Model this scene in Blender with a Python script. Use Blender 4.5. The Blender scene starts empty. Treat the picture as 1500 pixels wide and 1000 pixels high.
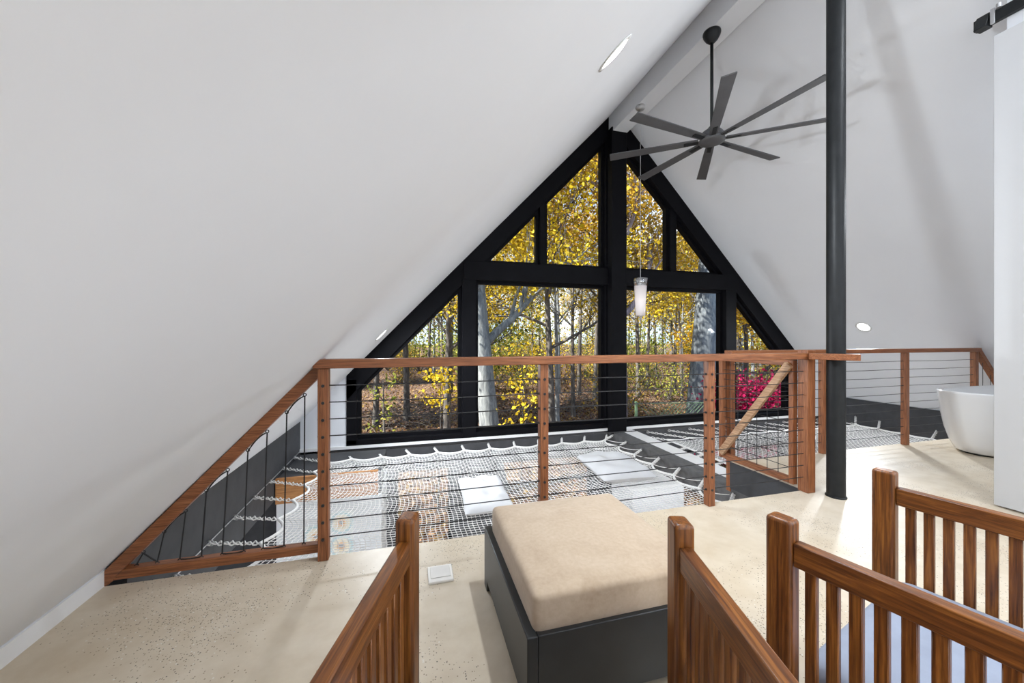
import bpy, bmesh, math, random
import numpy as np
from mathutils import Vector, Matrix

R = math.radians
scene = bpy.context.scene
COL = scene.collection

# ------------------------------------------------------------------ helpers
class MB:
    """collects shapes and links them as ONE mesh object"""
    def __init__(s):
        s.v = []; s.f = []
    def add(s, vs, fs):
        n = len(s.v)
        s.v += [tuple(p) for p in vs]
        s.f += [tuple(i + n for i in q) for q in fs]
    def box(s, x0, x1, y0, y1, z0, z1, M=None):
        vs = [Vector((x, y, z)) for z in (z0, z1) for y in (y0, y1) for x in (x0, x1)]
        if M: vs = [M @ p for p in vs]
        s.add(vs, [(0, 2, 3, 1), (4, 5, 7, 6), (0, 1, 5, 4), (2, 6, 7, 3), (0, 4, 6, 2), (1, 3, 7, 5)])
        return s
    def bar(s, a, b, w, h, up=(0, 0, 1)):
        """square bar from a to b, w across, h along 'up'"""
        a = Vector(a); b = Vector(b); d = (b - a).normalized(); up = Vector(up)
        sd = d.cross(up).normalized(); u = sd.cross(d).normalized()
        vs = []
        for p in (a, b):
            for i, j in ((-1, -1), (1, -1), (1, 1), (-1, 1)):
                vs.append(p + sd * (i * w / 2) + u * (j * h / 2))
        s.add(vs, [(3, 2, 1, 0), (4, 5, 6, 7), (0, 1, 5, 4), (1, 2, 6, 5), (2, 3, 7, 6), (3, 0, 4, 7)])
        return s
    def tube(s, pts, r, n=6, cap=True):
        pts = [Vector(p) for p in pts]
        rs = r if isinstance(r, (list, tuple)) else [r] * len(pts)
        rings = []
        prev = None
        for i, p in enumerate(pts):
            d = (pts[min(i + 1, len(pts) - 1)] - pts[max(i - 1, 0)])
            if d.length < 1e-9: d = Vector((0, 0, 1))
            d.normalize()
            ref = prev if prev is not None else (Vector((0, 0, 1)) if abs(d.z) < .9 else Vector((1, 0, 0)))
            u = (ref - d * ref.dot(d))
            if u.length < 1e-6: u = d.orthogonal()
            u.normalize(); prev = u
            w = d.cross(u)
            rings.append([p + (u * math.cos(2 * math.pi * k / n) + w * math.sin(2 * math.pi * k / n)) * rs[i] for k in range(n)])
        vs = [q for ring in rings for q in ring]
        fs = []
        for i in range(len(pts) - 1):
            for k in range(n):
                k2 = (k + 1) % n
                fs.append((i * n + k, i * n + k2, (i + 1) * n + k2, (i + 1) * n + k))
        if cap:
            fs.append(tuple(reversed(range(n)))); fs.append(tuple(range((len(pts) - 1) * n, len(pts) * n)))
        s.add(vs, fs)
        return s
    def lathe(s, prof, n=32, center=(0, 0, 0), sx=1, sy=1, M=None):
        vs = []; fs = []
        for (r, z) in prof:
            for k in range(n):
                a = 2 * math.pi * k / n
                p = Vector((r * math.cos(a) * sx, r * math.sin(a) * sy, z))
                if M: p = M @ p
                vs.append(p + Vector(center))
        m = len(prof)
        for i in range(m - 1):
            for k in range(n):
                k2 = (k + 1) % n
                fs.append((i * n + k, i * n + k2, (i + 1) * n + k2, (i + 1) * n + k))
        if prof[0][0] > 1e-6: fs.append(tuple(reversed(range(n))))
        if prof[-1][0] > 1e-6: fs.append(tuple(range((m - 1) * n, m * n)))
        s.add(vs, fs)
        return s
    def prism_y(s, poly, y0, y1):
        """poly in (x,z), extruded along y"""
        n = len(poly)
        ar = sum(poly[i][0] * poly[(i + 1) % n][1] - poly[(i + 1) % n][0] * poly[i][1] for i in range(n))
        if ar < 0: poly = poly[::-1]
        vs = [(x, y0, z) for x, z in poly] + [(x, y1, z) for x, z in poly]
        fs = [tuple(range(n)), tuple(reversed(range(n, 2 * n)))]
        for i in range(n):
            j = (i + 1) % n
            fs.append((j, i, i + n, j + n))
        s.add(vs, fs)
        return s
    def ring_y(s, outer, inner, y0, y1):
        n = len(outer)
        vs = [(x, y0, z) for x, z in outer] + [(x, y0, z) for x, z in inner] + [(x, y1, z) for x, z in outer] + [(x, y1, z) for x, z in inner]
        fs = []
        for i in range(n):
            j = (i + 1) % n
            fs += [(i, j, n + j, n + i), (2 * n + i, 3 * n + i, 3 * n + j, 2 * n + j),
                   (i, 2 * n + i, 2 * n + j, j), (n + i, n + j, 3 * n + j, 3 * n + i)]
        s.add(vs, fs)
        return s
    def build(s, name, mat=None, parent=None, smooth=False, bevel=0, seg=2):
        me = bpy.data.meshes.new(name)
        me.from_pydata(s.v, [], s.f)
        me.update()
        bm = bmesh.new(); bm.from_mesh(me)
        bmesh.ops.recalc_face_normals(bm, faces=bm.faces)
        bm.to_mesh(me); bm.free()
        o = bpy.data.objects.new(name, me)
        COL.objects.link(o)
        if mat: me.materials.append(mat)
        if parent: o.parent = parent
        if smooth:
            for p in me.polygons: p.use_smooth = True
        if bevel:
            b = o.modifiers.new('bevel', 'BEVEL'); b.width = bevel; b.segments = seg; b.limit_method = 'ANGLE'; b.angle_limit = R(35)
            for p in me.polygons: p.use_smooth = True
            try:
                me.set_sharp_from_angle(angle=R(40))
            except Exception:
                pass
        return o

def box(name, mat, b, parent=None, bevel=0):
    return MB().box(*b).build(name, mat, parent, bevel=bevel)

def tag(o, label, cat, group=None, kind=None):
    o['label'] = label; o['category'] = cat
    if group: o['group'] = group
    if kind: o['kind'] = kind
    return o

def thing(name, label, cat, loc=(0, 0, 0), rz=0, group=None):
    o = bpy.data.objects.new(name, None); COL.objects.link(o)
    o.empty_display_size = .1
    o.location = loc; o.rotation_euler = (0, 0, rz)
    return tag(o, label, cat, group)

def struct(o, label=None, cat=None):
    o['kind'] = 'structure'
    if label: o['label'] = label
    if cat: o['category'] = cat
    return o

def copy_tree(o, parent=None):
    c = o.copy(); COL.objects.link(c)
    if parent: c.parent = parent
    for ch in list(o.children): copy_tree(ch, c)
    return c

# ------------------------------------------------------------------ materials
class NT:
    def __init__(s, name):
        s.m = bpy.data.materials.new(name); s.m.use_nodes = True
        s.t = s.m.node_tree; s.n = s.t.nodes; s.l = s.t.links
        s.b = s.n['Principled BSDF']
    def node(s, typ, **kw):
        o = s.n.new(typ)
        for k, v in kw.items(): setattr(o, k, v)
        return o
    def coord(s, scale=(1, 1, 1), kind='Object', rot=(0, 0, 0)):
        tc = s.node('ShaderNodeTexCoord'); mp = s.node('ShaderNodeMapping')
        mp.inputs['Scale'].default_value = scale; mp.inputs['Rotation'].default_value = rot
        s.l.new(tc.outputs[kind], mp.inputs['Vector'])
        return mp.outputs['Vector']
    def noise(s, vec, scale=5, detail=4, rough=.55, dist=0):
        n = s.node('ShaderNodeTexNoise'); n.inputs['Scale'].default_value = scale
        n.inputs['Detail'].default_value = detail; n.inputs['Roughness'].default_value = rough
        n.inputs['Distortion'].default_value = dist
        s.l.new(vec, n.inputs['Vector']); return n.outputs['Fac']
    def ramp(s, fac, stops, interp='LINEAR'):
        r = s.node('ShaderNodeValToRGB'); e = r.color_ramp.elements
        r.color_ramp.interpolation = interp
        while len(e) < len(stops): e.new(.5)
        for i, (p, c) in enumerate(stops):
            e[i].position = p; e[i].color = (*c, 1) if len(c) == 3 else c
        s.l.new(fac, r.inputs['Fac']); return r.outputs['Color']
    def mix(s, fac, a, b, blend='MIX'):
        m = s.node('ShaderNodeMixRGB', blend_type=blend)
        for sock, v in ((m.inputs['Fac'], fac), (m.inputs['Color1'], a), (m.inputs['Color2'], b)):
            if isinstance(v, (int, float)): sock.default_value = v
            elif isinstance(v, tuple): sock.default_value = (*v, 1) if len(v) == 3 else v
            else: s.l.new(v, sock)
        return m.outputs['Color']
    def bump(s, h, strength=.2, dist=.01):
        b = s.node('ShaderNodeBump'); b.inputs['Strength'].default_value = strength; b.inputs['Distance'].default_value = dist
        s.l.new(h, b.inputs['Height']); s.l.new(b.outputs['Normal'], s.b.inputs['Normal'])

def plain(name, col, rough=.5, metal=0, var=.06, scale=6, bump=0, spec=.5):
    t = NT(name)
    f = t.noise(t.coord(), scale, 4)
    lo = tuple(max(0, c * (1 - var)) for c in col); hi = tuple(min(1, c * (1 + var)) for c in col)
    t.l.new(t.ramp(f, [(.3, lo), (.7, hi)]), t.b.inputs['Base Color'])
    t.b.inputs['Roughness'].default_value = rough; t.b.inputs['Metallic'].default_value = metal
    t.b.inputs['Specular IOR Level'].default_value = spec
    if bump: t.bump(t.noise(t.coord(), scale * 8, 3), bump, .005)
    return t.m

def wood(name, axis, dark, mid, light, rough=.38, scale=1.0):
    t = NT(name)
    st = [26 * scale] * 3; st[axis] = 1.6 * scale
    v = t.coord(tuple(st))
    f1 = t.noise(v, 2.2, 6, .6, 1.2)
    st2 = [120 * scale] * 3; st2[axis] = 3.5 * scale
    f2 = t.noise(t.coord(tuple(st2)), 2, 3, .6)
    c1 = t.ramp(f1, [(.28, dark), (.5, mid), (.75, light)])
    c2 = t.ramp(f2, [(.36, (.38, .33, .28)), (.58, (1, 1, 1))])
    t.l.new(t.mix(.7, c1, c2, 'MULTIPLY'), t.b.inputs['Base Color'])
    t.b.inputs['Roughness'].default_value = rough
    t.bump(f2, .12, .002)
    return t.m

WHITE = plain('white_paint', (.785, .80, .835), .65, var=.012, scale=2, spec=.3)
TRIMW = plain('white_trim', (.80, .80, .80), .45, var=.02)
BLACKF = plain('black_frame', (.0045, .0045, .006), .6, var=.2, spec=.08)
DARKB = plain('charcoal_band', (.058, .059, .064), .6, var=.14, scale=9, bump=.05, spec=.3)
GREYL = plain('grey_ledge', (.10, .10, .102), .6, var=.25, scale=14)
STEELB = plain('black_steel', (.012, .0135, .015), .45, var=.25, scale=12, spec=.28)
FANM = plain('fan_graphite', (.074, .074, .078), .5, var=.08, scale=12)
CABLE = plain('dark_cable', (.03, .03, .032), .4, metal=.3)
CORD = plain('black_cord', (.012, .012, .013), .7)
ROPE = plain('white_rope', (.80, .79, .77), .8, var=.06, scale=60)
CHROME = plain('galvanised_ring', (.62, .62, .63), .3, metal=.9)
LINEN = plain('white_linen', (.60, .60, .61), .8, var=.02, scale=12, bump=.1)
TUB = plain('tub_acrylic', (.86, .86, .87), .12, var=.01)
OTTB = plain('black_stained_wood', (.020, .022, .024), .42, var=.2, scale=8)
BLUEC = plain('grey_blue_cushion', (.29, .325, .41), .8, var=.08, scale=9, bump=.1)
PLATE = plain('outlet_white', (.80, .78, .74), .35, var=.02)
SHELF = plain('lower_white', (.66, .68, .70), .5, var=.03)
GLASSLAT = plain('green_lattice', (.10, .17, .10), .6, var=.2)
CHROMEP = plain('brushed_nickel', (.55, .55, .56), .35, metal=.8)

RW = [wood('rail_wood_' + 'xyz'[a], a, (.17, .05, .015), (.30, .105, .038), (.40, .16, .062), .45) for a in range(3)]
CW = [wood('oak_' + 'xyz'[a], a, (.050, .012, .002), (.20, .064, .011), (.39, .150, .028), .36) for a in range(3)]
FASC = wood('fascia_wood', 0, (.40, .17, .055), (.60, .28, .10), (.70, .36, .15), .5)

def suede():
    t = NT('beige_suede')
    f = t.noise(t.coord(), 5, 5, .6, .6); f2 = t.noise(t.coord(), 60, 3)
    c = t.ramp(f, [(.3, (.42, .31, .205)), (.55, (.49, .375, .26)), (.75, (.54, .425, .31))])
    t.l.new(t.mix(.15, c, t.ramp(f2, [(.3, (.35, .25, .18)), (.7, (.72, .6, .5))])), t.b.inputs['Base Color'])
    t.b.inputs['Roughness'].default_value = .9
    t.b.inputs['Sheen Weight'].default_value = .25
    t.bump(f2, .15, .003)
    return t.m
SUEDE = suede()

def concrete():
    t = NT('polished_concrete')
    v = t.coord()
    big = t.noise(v, .8, 5, .55); med = t.noise(v, 7, 5, .6)
    base = t.ramp(big, [(.3, (.56, .44, .29)), (.5, (.61, .515, .385)), (.72, (.665, .59, .485))])
    base = t.mix(.45, base, t.ramp(med, [(.3, (.53, .44, .33)), (.7, (.74, .67, .565))]))
    # aggregate: chips whose density drifts over the slab
    def chips(scale, size, col, base, thr):
        vo = t.node('ShaderNodeTexVoronoi'); vo.inputs['Scale'].default_value = scale
        t.l.new(v, vo.inputs['Vector'])
        lt = t.node('ShaderNodeMath', operation='LESS_THAN'); t.l.new(vo.outputs['Distance'], lt.inputs[0]); lt.inputs[1].default_value = size
        sep = t.node('ShaderNodeSeparateColor'); t.l.new(vo.outputs['Color'], sep.inputs['Color'])
        dn = t.noise(v, 1.3, 3)
        ma = t.node('ShaderNodeMath', operation='MULTIPLY_ADD'); t.l.new(dn, ma.inputs[0]); ma.inputs[1].default_value = 1.7; t.l.new(sep.outputs[0], ma.inputs[2])
        g = t.node('ShaderNodeMath', operation='GREATER_THAN'); t.l.new(ma.outputs[0], g.inputs[0]); g.inputs[1].default_value = thr + 1.03
        m2 = t.node('ShaderNodeMath', operation='MULTIPLY'); t.l.new(lt.outputs[0], m2.inputs[0]); t.l.new(g.outputs[0], m2.inputs[1])
        return t.mix(m2.outputs[0], base, col)
    base = chips(115, .30, (.12, .10, .08), base, .80)
    base = chips(80, .24, (.72, .69, .63), base, .80)
    base = chips(130, .34, (.30, .23, .16), base, .74)
    t.l.new(base, t.b.inputs['Base Color'])
    t.b.inputs['Roughness'].default_value = .42
    t.b.inputs['Specular IOR Level'].default_value = .3
    return t.m
CONC = concrete()

def glassm():
    t = NT('window_glass'); t.n.remove(t.b)
    tr = t.node('ShaderNodeBsdfTransparent'); tr.inputs['Color'].default_value = (.97, .98, .98, 1)
    gl = t.node('ShaderNodeBsdfGlossy'); gl.inputs['Roughness'].default_value = .02
    mx = t.node('ShaderNodeMixShader'); fr = t.node('ShaderNodeFresnel'); fr.inputs['IOR'].default_value = 1.08
    out = [x for x in t.n if x.type == 'OUTPUT_MATERIAL'][0]
    t.l.new(fr.outputs[0], mx.inputs[0]); t.l.new(tr.outputs[0], mx.inputs[1]); t.l.new(gl.outputs[0], mx.inputs[2])
    t.l.new(mx.outputs[0], out.inputs['Surface'])
    return t.m
GLASS = glassm()

def leafm(name, cols):
    t = NT(name); t.n.remove(t.b)
    g = t.node('ShaderNodeNewGeometry')
    c = t.ramp(g.outputs['Random Per Island'], [(i / (len(cols) - 1), k) for i, k in enumerate(cols)])
    d = t.node('ShaderNodeBsdfDiffuse'); tl = t.node('ShaderNodeBsdfTranslucent'); mx = t.node('ShaderNodeMixShader')
    mx.inputs[0].default_value = .42
    t.l.new(c, d.inputs['Color']); t.l.new(c, tl.inputs['Color'])
    t.l.new(d.outputs[0], mx.inputs[1]); t.l.new(tl.outputs[0], mx.inputs[2])
    out = [x for x in t.n if x.type == 'OUTPUT_MATERIAL'][0]
    t.l.new(mx.outputs[0], out.inputs['Surface'])
    return t.m
L_YEL = leafm('yellow_leaves', [(.16, .11, .012), (.42, .28, .018), (.66, .47, .03), (.78, .62, .09), (.50, .36, .02), (.30, .22, .03)])
L_ORA = leafm('golden_leaves', [(.30, .16, .012), (.62, .36, .02), (.80, .52, .05), (.45, .24, .02)])
L_TAN = leafm('russet_leaves', [(.18, .10, .02), (.45, .27, .04), (.66, .46, .07), (.35, .20, .05), (.28, .26, .05)])
L_GRN = leafm('green_leaves', [(.06, .08, .015), (.16, .20, .035), (.30, .33, .07), (.42, .38, .08), (.14, .15, .04)])
L_RED = leafm('crimson_leaves', [(.07, .003, .014), (.22, .007, .042), (.34, .02, .085), (.16, .006, .034)])
def bark(name, lo, mid, hi):
    t = NT(name)
    f = t.noise(t.coord((3, 3, .7)), 4, 6, .65, .6)
    t.l.new(t.ramp(f, [(.3, lo), (.5, mid), (.68, hi)]), t.b.inputs['Base Color'])
    t.b.inputs['Roughness'].default_value = .9
    t.bump(f, .5, .03)
    return t.m
B_GREY = bark('grey_bark', (.085, .09, .095), (.18, .195, .205), (.33, .345, .34))
B_DARK = bark('dark_bark', (.03, .026, .024), (.085, .074, .065), (.20, .18, .16))
B_PURP = bark('mauve_bark', (.11, .09, .10), (.24, .20, .22), (.42, .36, .38))

def litter():
    t = NT('leaf_litter')
    v = t.coord()
    vo = t.node('ShaderNodeTexVoronoi'); vo.inputs['Scale'].default_value = 7; t.l.new(v, vo.inputs['Vector'])
    sep = t.node('ShaderNodeSeparateColor'); t.l.new(vo.outputs['Color'], sep.inputs['Color'])
    c = t.ramp(sep.outputs[0], [(0, (.022, .011, .008)), (.35, (.07, .036, .024)), (.6, (.125, .066, .042)), (.8, (.20, .135, .09)), (1, (.19, .125, .04))])
    big = t.noise(v, .35, 4, .6)
    c = t.mix(1, c, t.ramp(big, [(.3, (.55, .48, .45)), (.7, (1.0, 1.0, 1.0))]), 'MULTIPLY')
    t.l.new(c, t.b.inputs['Base Color']); t.b.inputs['Roughness'].default_value = .9
    t.bump(vo.outputs['Distance'], .8, .08)
    return t.m
LITTER = litter()

def emit(name, col, s):
    t = NT(name); t.n.remove(t.b)
    e = t.node('ShaderNodeEmission'); e.inputs['Color'].default_value = (*col, 1); e.inputs['Strength'].default_value = s
    out = [x for x in t.n if x.type == 'OUTPUT_MATERIAL'][0]
    t.l.new(e.outputs[0], out.inputs['Surface'])
    return t.m
LENS = emit('lamp_lens', (1, .98, .95), 7.0)

def frosted():
    t = NT('frosted_lamp_glass')
    b = t.b; b.inputs['Base Color'].default_value = (.62, .58, .58, 1); b.inputs['Roughness'].default_value = .3
    # lit from inside by its bulb: brightest around mid height
    tc = t.node('ShaderNodeTexCoord'); sp = t.node('ShaderNodeSeparateXYZ'); t.l.new(tc.outputs['Generated'], sp.inputs[0])
    r = t.ramp(sp.outputs['Z'], [(0, (.30, .24, .23)), (.5, (1, .86, .78)), (1, (.36, .30, .29))])
    t.l.new(r, b.inputs['Emission Color']); b.inputs['Emission Strength'].default_value = .34
    return t.m
FROST = frosted()
def clearm():
    t = NT('clear_lamp_glass'); t.n.remove(t.b)
    tr = t.node('ShaderNodeBsdfTransparent'); tr.inputs['Color'].default_value = (.85, .88, .9, 1)
    gl = t.node('ShaderNodeBsdfGlossy'); gl.inputs['Roughness'].default_value = .1; gl.inputs['Color'].default_value = (.9, .9, .92, 1)
    mx = t.node('ShaderNodeMixShader'); mx.inputs[0].default_value = .4
    out = [x for x in t.n if x.type == 'OUTPUT_MATERIAL'][0]
    t.l.new(tr.outputs[0], mx.inputs[1]); t.l.new(gl.outputs[0], mx.inputs[2]); t.l.new(mx.outputs[0], out.inputs['Surface'])
    return t.m
CLEAR = clearm()

def floral():
    t = NT('floral_tile')
    tc = t.node('ShaderNodeTexCoord'); mp = t.node('ShaderNodeMapping'); mp.inputs['Location'].default_value = (-.5, 0, -.5)
    t.l.new(tc.outputs['Generated'], mp.inputs['Vector'])
    sp = t.node('ShaderNodeSeparateXYZ'); t.l.new(mp.outputs[0], sp.inputs[0])
    cb = t.node('ShaderNodeCombineXYZ'); t.l.new(sp.outputs['X'], cb.inputs['X']); t.l.new(sp.outputs['Z'], cb.inputs['Y'])
    ln = t.node('ShaderNodeVectorMath', operation='LENGTH'); t.l.new(cb.outputs[0], ln.inputs[0])
    ns = t.noise(mp.outputs[0], 9, 3)
    ad = t.node('ShaderNodeMath', operation='MULTIPLY_ADD'); t.l.new(ns, ad.inputs[0]); ad.inputs[1].default_value = .16; t.l.new(ln.outputs['Value'], ad.inputs[2])
    c = t.ramp(ad.outputs[0], [(.0, (.55, .20, .12)), (.13, (.25, .35, .40)), (.2, (.72, .40, .20)), (.28, (.78, .68, .50)), (.42, (.82, .78, .66)), (.52, (.45, .62, .66)), (.62, (.72, .76, .74))])
    t.l.new(c, t.b.inputs['Base Color']); t.b.inputs['Roughness'].default_value = .5
    return t.m
FLORAL = floral()

# ------------------------------------------------------------------ key dimensions
RX, RZ, SL = 3.13, 4.855, 1.04           # ridge, roof slope
FOOT_L, FOOT_R = -1.49, 7.75             # where the slopes meet the loft floor
GY = 5.34                                # gable plane
BACK = -3.4
FE = 2.26                                # loft edge
FE2 = 2.97                               # deeper loft edge, beyond the gate
NZ = -.27                                # net level
def zl(x): return .05 + SL * (x - FOOT_L)
def zr(x): return .05 + SL * (FOOT_R - x)

# ------------------------------------------------------------------ setting
def slab_poly(name, poly, z0, z1, mat, mat_side=None):
    mb = MB(); n = len(poly)
    mb.add([(x, y, z0) for x, y in poly] + [(x, y, z1) for x, y in poly],
           [tuple(reversed(range(n))), tuple(range(n, 2 * n))] + [(i, (i + 1) % n, n + (i + 1) % n, n + i) for i in range(n)])
    o = mb.build(name, mat)
    if mat_side:
        o.data.materials.append(mat_side)
        for p in o.data.polygons:
            if p.normal.z < .5: p.material_index = 1
    return o
struct(slab_poly('floor', [(FOOT_L - .35, BACK), (FOOT_R + .35, BACK), (FOOT_R + .35, FE2), (3.0, FE2), (3.0, FE), (FOOT_L - .35, FE)], -.26, 0, CONC, DARKB),
       'polished beige concrete loft floor with speckled aggregate', 'floor')
# the two roof slopes (thick, reaching past the gable as eaves)
T = .3
xb_l, xb_r = -1.41, 7.67
EAVE = GY + .19
def slope(name, side, y0, y1, x_low):
    f = zl if side < 0 else zr
    p = [(x_low, f(x_low)), (RX, RZ), (RX, RZ + T * 1.45), (x_low, f(x_low) + T * 1.45)]
    return MB().prism_y(p, y0, y1).build(name, WHITE)
struct(slope('ceiling', -1, BACK, EAVE, -2.2), 'white sloping ceiling of the A-frame', 'ceiling')
struct(slope('ceiling.001', 1, BACK, EAVE, 8.46), 'white sloping ceiling on the fan side of the ridge', 'ceiling')
# white gable wall beside the glass, lower storey wall
struct(MB().prism_y([(-1.9, -.25), (-.84, -.25), (-.84, zl(-.84) + .02), (-1.9, zl(-1.9) + .02)], GY, GY + .16).build('wall_far_left', WHITE))
struct(MB().prism_y([(8.16, -.25), (6.92, -.25), (6.92, zr(6.92) + .02), (8.16, zr(8.16) + .02)], GY, GY + .16).build('wall_far_right', WHITE))
# lower storey far wall: charcoal with openings for its windows
LW = [(-.245, .533, -2.75, -.60), (1.15, 2.74, -2.75, -.60), (4.15, 6.65, -2.75, -.70)]
mb = MB()
xs = [-3.2, -2.35, -1.72, -.245, .533, 1.15, 2.74, 4.15, 6.65, 9.4]
tops = {(-.245, .533): -.60, (1.15, 2.74): -.60, (4.15, 6.65): -.70}
for a, b in zip(xs[:-1], xs[1:]):
    tz = tops.get((a, b), -2.9)
    mb.box(a, b, GY + .0, GY + .16, tz, -.25)
    if (a, b) in tops: mb.box(a, b, GY, GY + .16, -2.9, -2.75)
struct(mb.build('wall_far_lower', DARKB), 'charcoal lower storey wall under the gable glass', 'wall')
struct(MB().box(-1.9, 8.1, GY - .03, GY + .02, -.262, -.222).build('trim_1', TRIMW), 'thin white sill strip under the gable glass', 'trim')
# charcoal side bands where the slopes end beside the nets
struct(MB().prism_y([(xb_l - .12, -.50), (xb_l, -.50), (xb_l, zl(xb_l)), (xb_l - .12, zl(xb_l - .12))], FE + .076, GY).build('wall_left_band', DARKB), 'charcoal band along the foot of the sloping ceiling', 'wall')
struct(MB().box(xb_r, xb_r + .12, FE2, GY, -.62, zr(xb_r) - .02).build('wall_right_band', DARKB), 'charcoal band beyond the bathtub', 'wall')
# lower storey shell
struct(MB().box(-3.2, 9.4, BACK, GY, -3.05, -2.9).build('floor_lower', plain('bounce_floor', (.55, .52, .48), .4)), 'pale floor of the storey below', 'floor')  # hidden floor kept pale so it bounces light up through the net
struct(MB().box(-3.3, -3.2, BACK, GY + .16, -3.05, .2).build('wall_lower_left', WHITE))
struct(MB().box(9.4, 9.5, BACK, GY + .16, -3.05, .2).build('wall_lower_right', WHITE))
struct(MB().box(-3.2, 9.4, BACK - .1, BACK, -3.05, -.26).build('wall_lower_back', WHITE))
for nm, x0, x1, f in (('soffit_left', -3.3, -1.53, zl), ('soffit_right', 7.79, 9.5, zr)):
    struct(MB().box(x0, x1, FE, GY + .16, -.64, -.62).build('ceiling_' + nm, WHITE))
# back wall of the loft and the white partition at the right
struct(MB().prism_y([(FOOT_L - .3, 0), (FOOT_R + .3, 0), (RX, RZ + .2)], BACK - .12, BACK).build('wall_back', WHITE), 'white wall behind the camera', 'wall')
struct(MB().prism_y([(4.10, 0), (4.26, 0), (4.26, zr(4.26) + .02), (4.10, zr(4.10) + .02)], BACK, 1.655).build('wall_right', WHITE), 'white partition wall at the edge of the picture', 'wall')
struct(box('door_1', plain('door_dimmed_white', (.58, .585, .60), .5, var=.01), (4.045, 4.094, .35, 1.695, .012, 3.385), bevel=.003), 'tall white sliding door panel on the partition', 'door')  # white greyed down: the weaker light on this panel is in its colour
# baseboard along the left slope
mb = MB(); mb.prism_y([(-1.53, 0), (-1.455, 0), (-1.455, .075), (-1.53, .075)], BACK, FE + .02)
mb.prism_y([(-1.53, 0), (-1.405, 0), (-1.405, zl(-1.405) + .005), (-1.53, zl(-1.53) + .005)], FE + .063, FE + .075)
struct(mb.build('baseboard_left', TRIMW), 'white baseboard at the foot of the sloping ceiling', 'baseboard')

# ridge beam
box_rb = MB().box(RX - .125, RX + .125, BACK, GY + .02, 4.44, RZ - .02).build('trim_2', WHITE, bevel=.004)
struct(box_rb, 'white boxed ridge beam', 'trim')
# low beam between the two nets: grey top with a white plank beside it
struct(MB().box(3.02, 3.21, FE - .3, GY, -.50, NZ).build('trim_3', GREYL), 'grey beam between the two nets', 'trim')
struct(MB().box(3.21, 3.43, FE - .3, GY, -.47, NZ + .004).build('trim_4', TRIMW), 'white plank beside the grey beam', 'trim')

# ------------------------------------------------------------------ gable glazing
def inset(poly, d):
    n = len(poly); out = []
    ar = sum(poly[i][0] * poly[(i + 1) % n][1] - poly[(i + 1) % n][0] * poly[i][1] for i in range(n))
    sg = 1 if ar > 0 else -1
    for i in range(n):
        p0 = Vector(poly[i - 1]); p1 = Vector(poly[i]); p2 = Vector(poly[(i + 1) % n])
        d1 = (p1 - p0).normalized(); d2 = (p2 - p1).normalized()
        n1 = Vector((-d1.y, d1.x)) * sg; n2 = Vector((-d2.y, d2.x)) * sg
        k = d / max(.2, 1 + n1.dot(n2))
        out.append(tuple(p1 + (n1 + n2) * k))
    return out
def fr_l(x, off): return zl(x) - off
def fr_r(x, off): return zr(x) - off
ZB = -.205
OL, OR_ = .33, .36
def frame_piece(n, mbx, label):
    struct(mbx.build('trim_%d' % n, BLACKF, bevel=.004), label, 'trim')
FY0, FY1 = GY - .03, GY + .17
# rafters: from kink to ridge; uprights below the kinks
kl, kr = -.854, 6.91
frame_piece(5, MB().prism_y([(kl, zl(kl) - .0), (RX, RZ), (RX, RZ - OL), (kl, zl(kl) - OL)], FY0, FY1), 'black sloping frame member up the left of the gable glass')
frame_piece(6, MB().prism_y([(kr, zr(kr) - .0), (RX, RZ), (RX, RZ - OR_), (kr, zr(kr) - OR_)], FY0, FY1), 'black sloping frame member down the right of the gable glass')
frame_piece(7, MB().box(kl, kl + .125, FY0, FY1, ZB, zl(kl) - .05), 'black upright at the low left corner of the gable glass')
frame_piece(8, MB().box(kr - .14, kr, FY0, FY1, ZB, zr(kr) - .05), 'black upright at the low right corner of the gable glass')
frame_piece(9, MB().box(2.985, 3.245, GY - .16, FY1, -.28, 4.5).box(2.955, 3.0, GY - .02, FY1, ZB, 4.42), 'black centre post under the ridge beam')
frame_piece(10, MB().box(.70, 5.5, GY - .05, FY1, 2.05, 2.315), 'black transom across the gable glass')
frame_piece(11, MB().box(.675, .875, GY - .04, FY1, ZB, 2.06), 'black mullion left of the large lower panes')
frame_piece(12, MB().box(5.28, 5.50, GY - .04, FY1, ZB, 2.06), 'black mullion right of the large lower panes')
frame_piece(13, MB().box(1.86, 1.95, FY0 + .03, FY1, 2.3, fr_l(1.9, OL) + .02), 'slim black mullion in the upper left glass')
frame_piece(14, MB().box(4.17, 4.29, FY0 + .03, FY1, 2.3, fr_r(4.23, OR_) + .02), 'slim black mullion in the upper right glass')
frame_piece(15, MB().box(kl, kr, FY0, FY1, ZB - .015, ZB + .055), 'black bottom rail of the gable glass')
WY = GY + .10
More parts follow.
